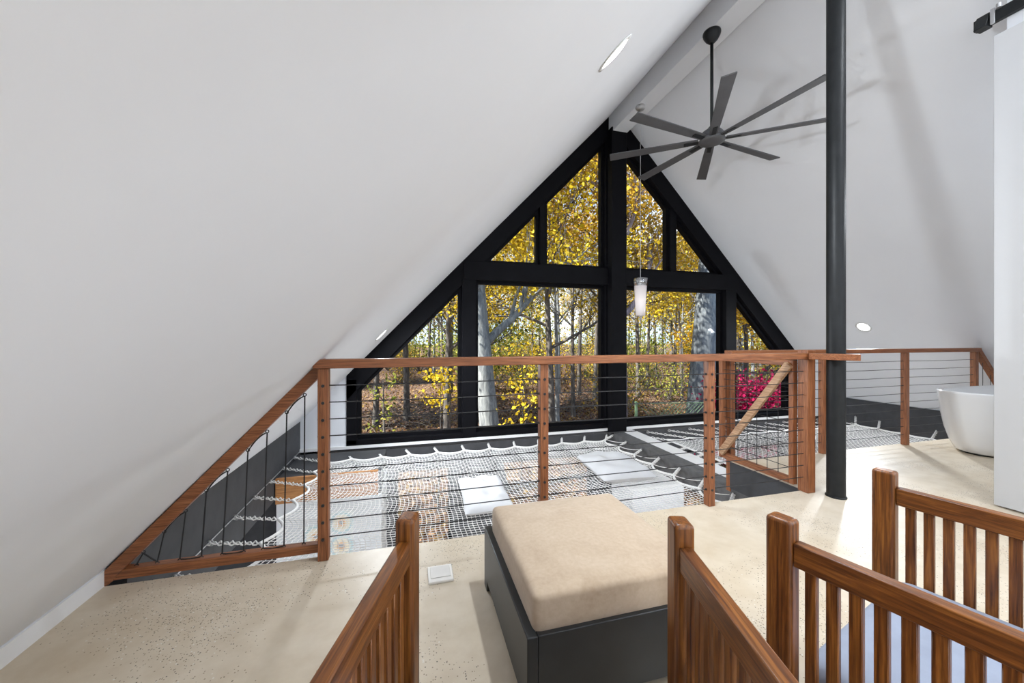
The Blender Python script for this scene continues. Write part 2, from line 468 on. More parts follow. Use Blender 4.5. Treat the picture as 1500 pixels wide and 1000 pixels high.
panes = [
    ([(.90, 2.315), (1.86, 2.315), (1.86, fr_l(1.86, OL)), (fr_l(0, 0) and (2.315 + OL - zl(0)) / SL, 2.315)][0:3], 'small triangular upper left pane'),
    ([(1.95, 2.315), (2.955, 2.315), (2.955, fr_l(2.955, OL)), (1.95, fr_l(1.95, OL))], 'tall upper pane left of the centre post'),
    ([(3.245, 2.315), (4.17, 2.315), (4.17, fr_r(4.17, OR_)), (3.245, fr_r(3.245, OR_))], 'tall upper pane right of the centre post'),
    ([(4.29, 2.315), (5.27, 2.315), (4.29, fr_r(4.29, OR_))], 'small triangular upper right pane'),
    ([(kl + .125, ZB + .055), (.675, ZB + .055), (.675, fr_l(.675, OL)), (kl + .125, fr_l(kl + .125, OL))], 'lower left pane with a sloping head'),
    ([(.875, ZB + .055), (2.955, ZB + .055), (2.955, 2.05), (.875, 2.05)], 'large lower pane left of the centre post'),
    ([(3.245, ZB + .055), (5.28, ZB + .055), (5.28, 2.05), (3.245, 2.05)], 'large lower pane right of the centre post'),
    ([(5.50, ZB + .055), (kr - .14, ZB + .055), (kr - .14, fr_r(kr - .14, OR_)), (5.50, fr_r(5.50, OR_))], 'lower right pane with a sloping head'),
]
xi = (2.315 + OL - .05) / SL + FOOT_L
panes[0] = ([(xi, 2.315), (1.86, 2.315), (1.86, fr_l(1.86, OL))], panes[0][1])
xj = FOOT_R - (2.315 + OR_ - .05) / SL
panes[3] = ([(4.29, 2.315), (xj, 2.315), (4.29, fr_r(4.29, OR_))], panes[3][1])
def window(n, poly, label, y, mat=BLACKF, w=.045):
    ins = inset(poly, w)
    o = MB().ring_y(inset(poly, -.01), ins, y - .045, y + .045).build('window_%d' % n, mat)
    struct(o, label, 'window')
    g = MB().prism_y(inset(poly, w - .01), y - .006, y + .006).build('glass', GLASS, o)
    return o
for i, (poly, lab) in enumerate(panes):
    window(i + 1, poly, lab, WY)
for i, (x0, x1, z0, z1) in enumerate(LW):
    window(9 + i, [(x0, z0), (x1, z0), (x1, z1), (x0, z1)],
           ['lower storey pane under the timber-topped cabinet side', 'lower storey wide pane beneath the white pillows', 'lower storey wide pane under the small net', 'lower storey pane below the charcoal band'][i], GY + .07)

# ------------------------------------------------------------------ front railing
rail = thing('cable_railing', 'front wooden cable railing along the loft edge by the ottoman', 'railing', (0, 2.235, 0))
ry = 0.0
def rp(name, mbx, mat, parent=rail, bevel=.004): return mbx.build(name, mat, parent, bevel=bevel)
PW = .027
post_list = []
posts_x = (-.473, .80, 2.075)
for x in posts_x:
    post_list.append((x, rp('post', MB().box(x - PW, x + PW, -.027, .027, 0, 1.045), RW[2])))
def fittings(post, x, y, side=-1):
    for z in cz:
        MB().lathe([(.0085, 0), (.0085, .004)], 10, center=(0, 0, 0), M=Matrix.Translation((x, y, z)) @ Matrix.Rotation(R(90), 4, 'X')).build('cable_fitting', CABLE, post)
        MB().lathe([(.0085, 0), (.0085, .004)], 10, center=(0, 0, 0), M=Matrix.Translation((x + side * PW, y + .027, z)) @ Matrix.Rotation(R(90) * side, 4, 'Y')).build('cable_fitting', CABLE, post)
cz = [.95 - .0925 * i for i in range(10)]
for x, p in post_list: fittings(p, x, -.027)
rp('end_post', MB().box(2.965, 3.045, -.036, .044, 0, 1.115), RW[2])
rp('handrail', MB().box(-.52, 2.964, -.045, .045, 1.045, 1.094), RW[0])
# short return of the handrail past the steel column
rp('handrail_return', MB().bar((2.965, -.045, 1.0695), (3.125, -.290, 1.0695), .07, .047), RW[1])
# sloping member against the ceiling and the low bottom member
off = .052
a = Vector((-1.475, .055, .045)); b = Vector((-.475, .055, .045 + SL * 1.0))
rp('sloping_rail', MB().bar(a + Vector((-.005, 0, -.037)), b + Vector((.01, 0, -.008)), .06, .058, up=(-SL, 0, 1)), RW[0])
rp('bottom_rail', MB().box(-1.44, -.50, .032, .082, .018, .066), RW[0])
cz = [.95 - .0925 * i for i in range(10)]
for z in cz:
    rp('cable', MB().tube([(-.473, 0, z), (.16, 0, z - .004), (.80, 0, z), (1.44, 0, z - .004), (2.075, 0, z), (2.55, 0, z - .003), (3.0, 0, z)], .0032, 6), CABLE, bevel=0)
# laced cord of the triangular panel
def slope_pt(x): return Vector((x, .055, .045 + SL * (x + 1.475) - .085))
lace = [('b', -1.344), ('t', -1.316), ('b', -1.258), ('t', -1.229), ('t', -1.137), ('b', -1.162), ('b', -1.068), ('t', -1.046), ('t', -0.95), ('b', -0.975), ('b', -0.877), ('t', -0.857), ('t', -0.766), ('b', -0.785), ('b', -0.685), ('t', -0.671), ('t', -0.582), ('b', -0.587)]
def lace_pt(k, x): return slope_pt(x) if k == 't' else Vector((x, .055, .072))
def arc(p, q, sag, n=9):
    return [p.lerp(q, i / n) + Vector((0, 0, -sag * 4 * (i / n) * (1 - i / n))) for i in range(1, n + 1)]
tops_p = [lace_pt(k, x) for k, x in lace if k == 't']; bot_p = [lace_pt(k, x) for k, x in lace if k == 'b']
seq = [lace_pt(*lace[0])]
for (k0, x0), (k1, x1) in zip(lace[:-1], lace[1:]):
    same = k0 == k1
    seq += arc(lace_pt(k0, x0), lace_pt(k1, x1), (-.016 if k0 == 't' else .006) if same else 0)
rp('lacing_cord', MB().tube(seq, .0036, 5), CORD, bevel=0)
for p in tops_p + bot_p:
    e = 1 if p.z > .1 else -1
    rp('cord_eye', MB().tube([p + Vector((.008 * math.cos(t), 0, .008 * math.sin(t) + e * .006)) for t in [i * math.pi / 4 for i in range(9)]], .0025, 4), CORD, bevel=0)

# deeper railing on the far side, by the bathtub
rail2 = thing('cable_railing', 'far wooden cable railing between the small net and the bathtub', 'railing', (0, 2.93, 0))
rp('corner_post', MB().box(3.012, 3.072, .044, .098, -.30, 1.045), RW[2], rail2)
for x in (4.155, 5.40, 6.62):
    rp('post', MB().box(x - PW, x + PW, -.027, .027, 0, 1.045), RW[2], rail2)
rp('handrail', MB().box(2.94, 6.66, -.045, .045, 1.045, 1.09), RW[0], rail2)
p0 = Vector((6.65, 0, zr(6.65) - .16)); 
rp('sloping_rail', MB().bar((6.655, 0, zr(6.655) - .115), (7.56, 0, zr(7.56) - .115), .06, .055, up=(SL, 0, 1)), RW[0], rail2)
for z in cz:
    rp('cable', MB().tube([(3.025, .02, z), (3.6, 0, z - .003), (4.155, 0, z), (4.8, 0, z - .005), (5.40, 0, z), (6.0, 0, z - .005), (6.62, 0, z)], .0028, 6), CABLE, rail2, bevel=0)
for x in (6.78, 6.93, 7.08, 7.23):
    rp('vertical_cable', MB().tube([(x, 0, 0), (x, 0, zr(x) - .14)], .0028, 6), CABLE, rail2, bevel=0)

# gate across the side of the step
gate = thing('railing_gate', 'narrow wooden gate with a diagonal brace and wire grid, left of the black column', 'gate', (3.005, 2.60, 0))
gx = .0
rp('hinge_stile', MB().box(-.065, -.02, -.305, -.265, .035, 1.03), RW[2], gate)
rp('latch_stile', MB().box(-.065, -.02, .40, .445, .035, 1.03), RW[2], gate)
rp('bottom_rail', MB().box(-.065, -.02, -.264, .399, .035, .085), RW[1], gate)
rp('top_rail', MB().box(-.065, -.02, -.264, .399, .985, 1.03), RW[1], gate)
rp('brace', MB().bar((-.082, .40, .085), (-.082, -.285, 1.0), .03, .062, up=(0, 1, 1)), wood('pale_brace', 1, (.33, .17, .08), (.50, .30, .17), (.60, .40, .25), .5), gate)['label'] = 'paler diagonal brace'
for y in (-.16, -.06, .04, .14, .24, .33):
    rp('grid_wire', MB().tube([(-.042, y, .085), (-.042, y, .985)], .0028, 5), CABLE, gate, bevel=0)
for z in [.16 + .0925 * i for i in range(9)]:
    rp('grid_wire', MB().tube([(-.044, -.265, z), (-.044, .40, z)], .0028, 5), CABLE, gate, bevel=0)

# black steel column
col = thing('steel_column', 'black round steel column rising beside the handrail end', 'column', (3.125, 2.108, 0))
MB().lathe([(.058, .006), (.058, 4.44)], 40).build('shaft', STEELB, col, smooth=True).data.set_sharp_from_angle(angle=R(40))
MB().lathe([(.066, 0), (.066, .008), (.06, .012)], 40).build('base_ring', STEELB, col)

# ------------------------------------------------------------------ nets
def make_net(name, label, x0, x1, y0, y1, nu, nv, hooks, scallop, sag, z, loc, diagonal=False, cell=.055, skew=None):
    """hooks: dict edge -> number of ties. Returns the thing."""
    root = thing(name, label, 'net', loc)
    L = Vector(loc)
    hu, hv = hooks['far'], hooks['side']
    def S(u, v):
        x = x0 + (x1 - x0) * u; y = y0 + (y1 - y0) * v
        eu = abs(math.sin(math.pi * hu * u)) ; ev = abs(math.sin(math.pi * hv * v))
        y -= scallop * eu * v ** 3
        x += scallop * ev * (1 - u) ** 4 * (1 if hooks.get('left', True) else 0)
        x -= scallop * ev * u ** 4
        if skew: x, y = skew(x, y, u, v)
        zz = z - sag * math.sin(math.pi * min(1, max(0, u))) ** .7 * math.sin(math.pi * (.15 + .85 * v)) ** .7 if 0 < u < 1 and v < 1 else z
        return Vector((x, y, zz)) - L
    mb = MB()
    W, Hh = x1 - x0, y1 - y0
    if not diagonal:
        for i in range(nu + 1):
            u = i / nu
            mb.tube([S(u, j / nv) for j in range(nv + 1)], .0030, 3, False)
        for j in range(nv + 1):
            v = j / nv
            mb.tube([S(i / nu, v) for i in range(nu + 1)], .0030, 3, False)
    else:
        st = cell * 1.414
        k = 0
        n = int((W + Hh) / st)
        for sgn in (1, -1):
            for i in range(n + 1):
                c = i * st
                pts = []
                m = int((W + Hh) / (cell * .707)) + 1
                for q in range(m + 1):
                    xx = q * cell * .707
                    yy = (c - xx) if sgn > 0 else (Hh - c + xx)
                    if 0 <= xx <= W and 0 <= yy <= Hh: pts.append(S(xx / W, yy / Hh))
                if len(pts) > 1: mb.tube(pts, .0030, 3, False)
    mb.build('netting', ROPE, root)
    N = 140
    edge = [S(i / N, 1) for i in range(N + 1)]
    edge2 = [S(0, j / N) for j in range(N + 1)]
    edge3 = [S(1, j / N) for j in range(N + 1)]
    for e in (edge, edge2, edge3):
        MB().tube(e, .012, 6).build('border_rope', ROPE, root, smooth=True)
    return root, S, L
def twist(p, q, r=.0055, n=26):
    """two strands twisted from p to q"""
    d = (q - p); t = d.normalized(); u = t.orthogonal().normalized(); w = t.cross(u)
    mb = MB()
    for s in (0, math.pi):
        mb.tube([p + d * (i / n) + (u * math.cos(s + i * 1.1) + w * math.sin(s + i * 1.1)) * r * (1 + 1.6 * abs(math.sin(i * .55))) for i in range(n + 1)], r, 5)
    return mb
def tie(root, p, q, ring=.02):
    """rope from net point p to anchor q with a metal ring at the anchor"""
    o = twist(p, q).build('tie_rope', ROPE, root, smooth=True)
    d = (p - q).normalized(); up = Vector((0, 0, 1)); u = d; w = d.cross(up).normalized(); v = w.cross(d)
    c = q + d * ring * .9
    MB().tube([c + (u * math.cos(t) * 1.3 + v * math.sin(t)) * ring for t in [k * math.pi / 6 for k in range(13)]], .0035, 5).build('ring', CHROME, o, smooth=True)

n1, S1, L1 = make_net('rope_net', 'large white rope net hung over the storey below, two white pillows on it', -1.06, 2.70, FE + .05, 4.86, 98, 68,
                      {'far': 11, 'side': 7}, .085, .07, NZ + .01, (.8, 3.5, NZ))
for i in range(12):
    u = i / 11
    p = S1(u, 1); q = Vector((-1.25 + (2.98 + 1.25) * u, GY - .012, -.335)) - L1
    tie(n1, p, q)
for j in range(1, 8):
    v = j / 7
    p = S1(0, v); tie(n1, p, Vector((xb_l + .004, FE + .05 + (5.0 - FE) * v, -.24)) - L1)
    q = Vector((3.012, FE + .30 + (4.9 - FE) * v, -.31)) - L1
    tie(n1, S1(1, v), q)
    if j < 7: MB().tube(arc(q, S1(1, (j + 1) / 7), .02, 8), .0045, 5).build('lashing_rope', ROPE, n1, smooth=True)
# thin wire the ties hang from along the band
MB().tube([Vector((xb_l + .006, FE + .02, -.245)) - L1, Vector((xb_l + .006, GY - .05, -.245)) - L1], .004, 5).build('anchor_wire', CHROME, n1)

n2, S2, L2 = make_net('rope_net', 'smaller white rope net of diamond mesh beyond the gate and far railing', 3.55, 7.30, FE2 + .04, 4.62, 60, 30,
                      {'far': 10, 'side': 5, 'left': False}, .07, .05, NZ + .01, (5.4, 3.8, NZ), diagonal=True, cell=.050)
for i in range(11):
    u = i / 10
    tie(n2, S2(u, 1), Vector((3.40 + (7.5 - 3.40) * u - .1, GY - .012, -.33)) - L2)
for j in range(1, 6):
    tie(n2, S2(1, j / 5), Vector((xb_r - .004, FE2 + .1 + (4.75 - FE2) * j / 5, -.20)) - L2)
    tie(n2, S2(0, j / 5 * .94), Vector((3.435, FE2 + .06 + (4.5 - FE2) * j / 5, -.30)) - L2, .012)

# pillows lying on the large net
def pillow(name, label, cx, cy, z, lx, ly, th, rz, seed):
    rnd = random.Random(seed)
    mb = MB(); n = 36
    def pt(i, j, s):
        a = i / n * 2 - 1; b = j / n * 2 - 1
        pin = 1 - .10 * (1 - a * a) * 0
        x = a * lx / 2 * (1 - .07 * (1 - b * b) * 0 - .05 * (1 - abs(b)) * abs(a)); y = b * ly / 2 * (1 - .05 * (1 - abs(a)) * abs(b))
        h = th / 2 * (max(0, 1 - a ** 4) * max(0, 1 - b ** 4)) ** .55
        w = .017 * math.sin(6 * a + 3 * b + seed) * math.sin(5 * b - 2 * a) + .008 * math.sin(9 * a * b + 6 * b + seed)
        return (x, y, s * h + (w * (h / (th / 2)) if s > 0 else 0))
    for s in (1, -1):
        vs = [pt(i, j, s) for j in range(n + 1) for i in range(n + 1)]
        fs = [(j * (n + 1) + i, j * (n + 1) + i + 1, (j + 1) * (n + 1) + i + 1, (j + 1) * (n + 1) + i) for j in range(n) for i in range(n)]
        mb.add(vs, fs)
    o = mb.build(name, LINEN, smooth=True)
    o.location = (cx, cy, z); o.rotation_euler = (0, 0, rz)
    return tag(o, label, 'pillow')
pillow('pillow', 'flat white pillow on the rope net just beyond the ottoman', .655, 3.50, NZ + .0, .44, .80, .12, R(-2), 1)
pillow('pillow', 'rumpled white pillow on the rope net near the grey beam', 2.20, 3.78, NZ + .03, .60, .80, .17, R(-4), 4)

# ------------------------------------------------------------------ storey below
cab = thing('tall_cabinet', 'tall white cabinet with an orange timber fascia seen through the net', 'cabinet', (-.88, 4.82, -2.9))
box('body', SHELF, (-.515, .535, -.40, .45, 0, 2.36), cab, bevel=.004)
box('fascia', FASC, (-.52, .50, -.415, -.38, 2.361, 2.63), cab, bevel=.003)
box('top', DARKB, (-.515, .53, -.379, .45, 2.361, 2.62), cab)
for x, z, lab in ((-.132, 1.97, 'cream floral tile, leftmost'), (.12, 2.09, 'cream floral tile, upper'), (.12, 1.835, 'cream floral tile, lower')):
    box('floral_tile', FLORAL, (x - .122, x + .122, -.412, -.401, z - .12, z + .12), cab)['label'] = lab
sb = thing('sideboard', 'white sideboard in the storey below beside the grey beam', 'sideboard', (3.35, 4.85, -2.9))
box('body', SHELF, (-.40, .45, -.28, .28, .06, 1.98), sb, bevel=.004)
box('top', TRIMW, (-.42, .47, -.30, .30, 1.981, 2.01), sb, bevel=.004)
box('plinth', DARKB, (-.37, .42, -.25, .25, 0, .06), sb)

# ------------------------------------------------------------------ ottoman
ot = thing('ottoman', 'square low ottoman with a beige suede cushion on a black wooden base', 'ottoman', (.695, 1.447, 0))
h = .356
for nm, b in (('side_panel', (-h, -h + .035, -h, h, 0, .285)), ('side_panel', (h - .035, h, -h, h, 0, .285))):
    mb = MB()
    x0, x1, y0, y1, z0, z1 = b
    pr = [(y0, 0), (y0 + .06, 0), (y0 + .065, .05), (y1 - .065, .05), (y1 - .06, 0), (y1, 0), (y1, z1), (y0, z1)]
    n = len(pr)
    mb.add([(x0, y, z) for y, z in pr] + [(x1, y, z) for y, z in pr], [tuple(reversed(range(n))), tuple(range(n, 2 * n))] + [(i, (i + 1) % n, n + (i + 1) % n, n + i) for i in range(n)])
    mb.build(nm, OTTB, ot, bevel=.003)
for s in (-1, 1):
    y0, y1 = (-h, -h + .035) if s < 0 else (h - .035, h)
    MB().box(-h + .036, h - .036, y0 + .001, y1 - .001, .05, .285).build('end_panel', OTTB, ot, bevel=.003)
box('deck', OTTB, (-h + .036, h - .036, -h + .036, h - .036, .235, .262), ot)
def cushion(mbname, mat, parent, x0, x1, y0, y1, z0, z1, r=.035, crown=.02, seam=True, n=28):
    """rounded box cushion with a crowned top"""
    bm = bmesh.new()
    bmesh.ops.create_cube(bm, size=1)
    bmesh.ops.subdivide_edges(bm, edges=bm.edges[:], cuts=n, use_grid_fill=True)
    cx, cy, cz_ = (x0 + x1) / 2, (y0 + y1) / 2, (z0 + z1) / 2
    hx, hy, hz = (x1 - x0) / 2, (y1 - y0) / 2, (z1 - z0) / 2
    for v in bm.verts:
        # non-linear spacing so that corners keep resolution
        q = [math.copysign(1 - (1 - min(1, abs(c) * 2)) ** 1.35, c) for c in v.co]
        p = Vector((q[0] * hx, q[1] * hy, q[2] * hz))
        core = Vector((max(-hx + r, min(hx - r, p.x)), max(-hy + r, min(hy - r, p.y)), max(-hz + r, min(hz - r, p.z))))
        d = p - core
        if d.length > 1e-9: p = core + d.normalized() * r
        a, b = p.x / hx, p.y / hy
        if p.z > 0: p.z += crown * (1 - a * a) * (1 - b * b) * (p.z / hz)
        bul = .006 * (1 - (p.z / (hz + crown)) ** 2)
        p.x += math.copysign(bul, p.x) * abs(a) ** 6; p.y += math.copysign(bul, p.y) * abs(b) ** 6
        v.co = p + Vector((cx, cy, cz_))
    me = bpy.data.meshes.new(mbname); bm.to_mesh(me); bm.free()
    o = bpy.data.objects.new(mbname, me); COL.objects.link(o); me.materials.append(mat); o.parent = parent
    for p in me.polygons: p.use_smooth = True
    return o
cu = cushion('cushion', SUEDE, ot, -h + .033, h - .045, -h + .022, h - .04, .266, .398, .021, .022)
# piped seam around the cushion's top edge
xa, xb2, ya, yb = -h + .036, h - .048, -h + .025, h - .043
rr = .021
loop = []
for (cx, cy, a0) in ((xb2 - rr, yb - rr, 0), (xa + rr, yb - rr, 90), (xa + rr, ya + rr, 180), (xb2 - rr, ya + rr, 270)):
    for k in range(7):
        t = R(a0 + k * 15); loop.append((cx + rr * math.cos(t), cy + rr * math.sin(t), .388))
loop.append(loop[0])
MB().tube(loop, .0026, 5, False).build('seam', SUEDE, cu, smooth=True)

# floor outlet
pl = thing('floor_outlet', 'small white floor outlet cover beside the ottoman', 'outlet', (.134, 1.925, 0))
box('cover', PLATE, (-.062, .062, -.066, .066, 0, .014), pl, bevel=.004)
box('flap', plain('outlet_flap', (.70, .68, .65), .35), (-.05, .05, -.04, .05, .0145, .018), pl, bevel=.002)

# ------------------------------------------------------------------ slatted armchairs
def make_chair():
    c = thing('slatted_armchair', '', 'armchair')
    W = .36
    for s in (-1, 1):
        def post(y, ztop):
            m = MB().box(s * W - .025, s * W + .025, y - .031, y + .031, 0, ztop)
            o = m.build('post', CW[2], c, bevel=.010, seg=3)
        post(0, .735); post(-.70, .735)
        rl = 'arm_rail'
        MB().box(s * W - .0165, s * W + .0165, -.668, -.032, .622, .682).build(rl, CW[1], c, bevel=.003)
        MB().box(s * W - .014, s * W + .014, -.668, -.032, .16, .215).build('lower_rail', CW[1], c, bevel=.003)
        for k in range(14):
            y = -.066 - .0435 * k
            MB().box(s * W - .008, s * W + .008, y - .0125, y + .0125, .216, .621).build('slat', CW[2], c, bevel=.002, seg=1)
    MB().box(-W + .026, W - .026, -.125, -.095, .15, .225).build('front_rail', CW[0], c, bevel=.003)
    MB().box(-W + .026, W - .026, -.715, -.685, .15, .225).build('back_rail', CW[0], c, bevel=.003)
    MB().box(-W + .017, W - .017, -.68, -.13, .205, .222).build('seat_deck', CW[0], c)
    cushion('seat_cushion', BLUEC, c, -W + .022, W - .022, -.665, -.035, .228, .385, .045, .015, n=16)
    # reclined back: frame and cushion leaning over the rear rail
    th = R(24)
    M = Matrix.Translation((0, -.66, .37)) @ Matrix.Rotation(-(-th), 4, 'X')
    bk = MB()
    for x in (-.30, .30): bk.box(x - .02, x + .02, -.045, -.015, -.1, .50, M)
    bk.build('back_frame', CW[2], c, bevel=.003)
    for z in (.05, .19, .33, .46):
        MB().box(-.28, .28, -.04, -.02, z - .02, z + .02, M).build('back_slat', CW[0], c, bevel=.003)
    return c
ch1 = make_chair()
ch1.location = (.33, .929, 0); ch1.rotation_euler = (0, 0, R(-17))
ch1['label'] = 'brown oak slatted armchair facing the beige ottoman'
ch2 = copy_tree(ch1)
for o in ch1.children:
    if o.name.startswith('seat_cushion'): o.location.y = -.045
ch2.location = (1.301, .862, 0); ch2.rotation_euler = (0, 0, R(14.4))
ch2['label'] = 'brown oak slatted armchair with a grey blue cushion in the right corner'

# ------------------------------------------------------------------ bathtub
tub = thing('bathtub', 'white freestanding oval bathtub by the far railing', 'bathtub', (6.22, 2.49, 0))
prof = [(.0, .012), (.60, .012), (.64, .03), (.70, .12), (.76, .26), (.80, .42), (.825, .56), (.84, .625), (.838, .64), (.822, .64), (.80, .60), (.77, .46), (.72, .30), (.63, .16), (.5, .11), (.0, .10)]
mb = MB()
n = 64
vs = []; fs = []
for (r, z) in prof:
    for k in range(n):
        a = 2 * math.pi * k / n
        e = .86
        x = math.copysign(abs(math.cos(a)) ** e, math.cos(a)) * r
        wy = r * .44 + (0 if z > .6 else 0)
        y = math.copysign(abs(math.sin(a)) ** e, math.sin(a)) * wy
        rise = .02 * (x / .84) ** 2 if z > .5 else 0
        vs.append((x, y, z + rise))
m = len(prof)
for i in range(m - 1):
    for k in range(n):
        k2 = (k + 1) % n
        fs.append((i * n + k, i * n + k2, (i + 1) * n + k2, (i + 1) * n + k))
mb.add(vs, fs)
mb.build('basin', TUB, tub, smooth=True)
mb = MB(); mb.lathe([(.60, 0), (.61, .006), (.60, .012)], 64, sx=1, sy=.44); mb.build('foot_ring', STEELB, tub, smooth=True)

# ------------------------------------------------------------------ ceiling fan
fan = thing('ceiling_fan', 'large graphite ceiling fan with eight long straight blades', 'ceiling fan', (3.05, 3.25, 3.3))
MB().lathe([(.0, 1.14), (.085, 1.14), (.088, 1.125), (.082, 1.10), (.06, 1.06), (.032, 1.03), (.02, 1.02), (0, 1.02)], 32).build('canopy', STEELB, fan, smooth=True)
MB().lathe([(.016, .10), (.016, 1.03)], 16).build('downrod', STEELB, fan, smooth=True)
MB().lathe([(0, .14), (.03, .14), (.045, .12), (.095, .085), (.115, .06), (.118, .02), (.105, .012), (0, .012)], 32).build('motor_housing', FANM, fan, smooth=True)
MB().lathe([(0, .011), (.12, .011), (.128, .0), (.125, -.016), (.10, -.026), (0, -.028)], 40).build('hub', FANM, fan, smooth=True)
for k in range(8):
    a = R(8.5 + 45 * k)
    M = Matrix.Rotation(a, 4, 'Z') @ Matrix.Translation((0, 0, .004)) @ Matrix.Rotation(R(9), 4, 'X')
    mb = MB()
    pl_ = [(.13, -.040), (.30, -.046), (1.05, -.058), (1.045, .058), (.30, .046), (.13, .040)]
    nn = len(pl_)
    mb.add([M @ Vector((x, y, -.006)) for x, y in pl_] + [M @ Vector((x, y, .006)) for x, y in pl_],
           [tuple(reversed(range(nn))), tuple(range(nn, 2 * nn))] + [(i, (i + 1) % nn, nn + (i + 1) % nn, nn + i) for i in range(nn)])
    b = mb.build('blade', FANM, fan, bevel=.002, seg=1)
    MB().box(.10, .27, -.022, .022, -.012, -.0065, M).build('blade_arm', STEELB, b, bevel=.002, seg=1)

# ------------------------------------------------------------------ pendant
pen = thing('pendant_lamp', 'white frosted glass cylinder pendant lamp hanging before the gable glass', 'pendant lamp', (3.06, 4.54, 0))
MB().lathe([(0, 4.44), (.062, 4.44), (.062, 4.405), (.05, 4.39), (0, 4.385)], 28).build('canopy', CHROMEP, pen, smooth=True)
MB().tube([(0, 0, 2.02), (0, 0, 4.39)], .0035, 6).build('cord', plain('pale_cord', (.5, .5, .5), .4), pen)
MB().lathe([(.062, 1.52), (.066, 1.60), (.083, 1.94), (.081, 1.94), (.062, 1.60), (.058, 1.52)], 32).build('frosted_shade', FROST, pen, smooth=True)
MB().lathe([(.086, 1.935), (.098, 2.04), (.094, 2.04), (.083, 1.938)], 32).build('clear_collar', CLEAR, pen, smooth=True)
MB().lathe([(0, 1.90), (.03, 1.90), (.03, 2.0), (.012, 2.03), (0, 2.03)], 20).build('socket', CHROMEP, pen, smooth=True)
MB().lathe([(0, 1.455), (.012, 1.46), (.024, 1.50), (.056, 1.522), (.06, 1.53), (0, 1.532)], 24).build('glass_tip', CLEAR, pen, smooth=True)

# ------------------------------------------------------------------ recessed lights
def recessed(label, x, y, side, power, size=.075, group=None):
    z = zl(x) if side < 0 else zr(x)
    nrm = Vector((SL, 0, -1)).normalized() if side < 0 else Vector((-SL, 0, -1)).normalized()
    t = thing('recessed_light', label, 'ceiling light', (x, y, z), 0, group)
    t.rotation_euler = nrm.to_track_quat('Z', 'Y').to_euler()
    MB().lathe([(size, .0), (size * 1.25, .001), (size * 1.28, .004), (size * 1.02, .006), (size, .003)], 32).build('trim_ring', TRIMW, t, smooth=True)
    MB().lathe([(0, .011), (size * .6, .010), (size * .98, .004)], 32).build('lens', LENS, t)
    ld = bpy.data.lights.new('recessed_lamp', 'AREA'); ld.shape = 'DISK'; ld.size = size * 2; ld.energy = power
    ld.color = (.875, .94, 1)
    lo = bpy.data.objects.new('recessed_lamp', ld); COL.objects.link(lo); lo.parent = t
    lo.location = (0, 0, .016); lo.rotation_euler = (math.pi, 0, 0)
    return t
P = 56
recessed('recessed ceiling light high on the left slope', .919, 1.571, -1, P)
recessed('small recessed ceiling light low on the left slope beside the gable glass', -.339, 4.268, -1, P * 1.25)
recessed('round glowing recessed light low on the right slope above the far railing', 6.475, 3.994, 1, P * 1.05)
HG = 'added fill lights behind the camera'
for (x, y, s, k) in ((.92, -.35, -1, .5), (.45, -1.5, -1, .5), (1.1, -2.7, -1, .5), (-.34, -2.2, -1, 1.0), (5.34, -.6, 1, .8), (3.95, -1.2, 1, 2.2), (3.6, -2.6, 1, 1.8), (3.75, .7, 1, 1.6), (.2, -2.9, -1, 1.0), (5.2, 1.5, 1, 1.0)):  # extra fill lights, never in view, added to lift the loft's brightness
    recessed('added ceiling fill light out of view behind the armchairs', x, y, s, P * k * .34, .16, HG)

# unseen fill lamps added on the partition to brighten the left slope
for y in (-.45, -1.9):
    t = thing('wall_fill_lamp', 'round white fill lamp added on the partition, out of view behind the armchairs', 'fill lamp', (4.10, y, 1.55), 0, 'added fill lamps on the partition')
    t.rotation_euler = (0, R(-90), 0)
    MB().lathe([(0, 0), (.15, 0), (.16, .01), (.16, .04), (.15, .05), (.145, .045), (0, .045)], 32).build('backplate', TRIMW, t)
    ld = bpy.data.lights.new('wall_fill_light', 'AREA'); ld.shape = 'DISK'; ld.size = .3; ld.energy = 15; ld.color = (.875, .94, 1)
    lo = bpy.data.objects.new('wall_fill_light', ld); COL.objects.link(lo); lo.parent = t; lo.location = (0, 0, .06); lo.rotation_euler = (math.pi, 0, 0)

# sliding door hardware
hw = thing('door_track', 'black sliding door track end with a bright clip at the top of the partition', 'door track', (4.075, 1.70, 3.53))
MB().box(-.02, .02, -.9, .10, -.035, .045).build('bar', STEELB, hw, bevel=.003)
MB().prism_y([(-.06, -.05), (.02, -.05), (.02, .055), (-.02, .055)], .02, .085).build('end_stop', STEELB, hw, bevel=.004)
MB().box(-.034, -.021, -.01, .012, -.05, .06).build('clip', CHROMEP, hw, bevel=.002)
MB().lathe([(0, 0), (.014, 0), (.014, .03), (0, .03)], 16, center=(-.03, -.03, .04)).build('roller', CHROMEP, hw)

# fill lamps added out of sight under the loft slab, brightening the storey below
for x in (-.2, 1.6, 3.6, 5.8):
    t = thing('recessed_light', 'added fill light under the loft slab, hidden from the loft', 'ceiling light', (x, 1.7, -.262), 0, 'added fill lights of the storey below')
    MB().lathe([(.15, -.012), (.17, -.008), (.17, 0), (.15, 0)], 28).build('trim_ring', TRIMW, t)
    ld = bpy.data.lights.new('recessed_lamp', 'AREA'); ld.shape = 'DISK'; ld.size = .3; ld.energy = 80; ld.color = (.95, .97, 1)
    lo = bpy.data.objects.new('recessed_lamp', ld); COL.objects.link(lo); lo.parent = t; lo.location = (0, 0, -.02)

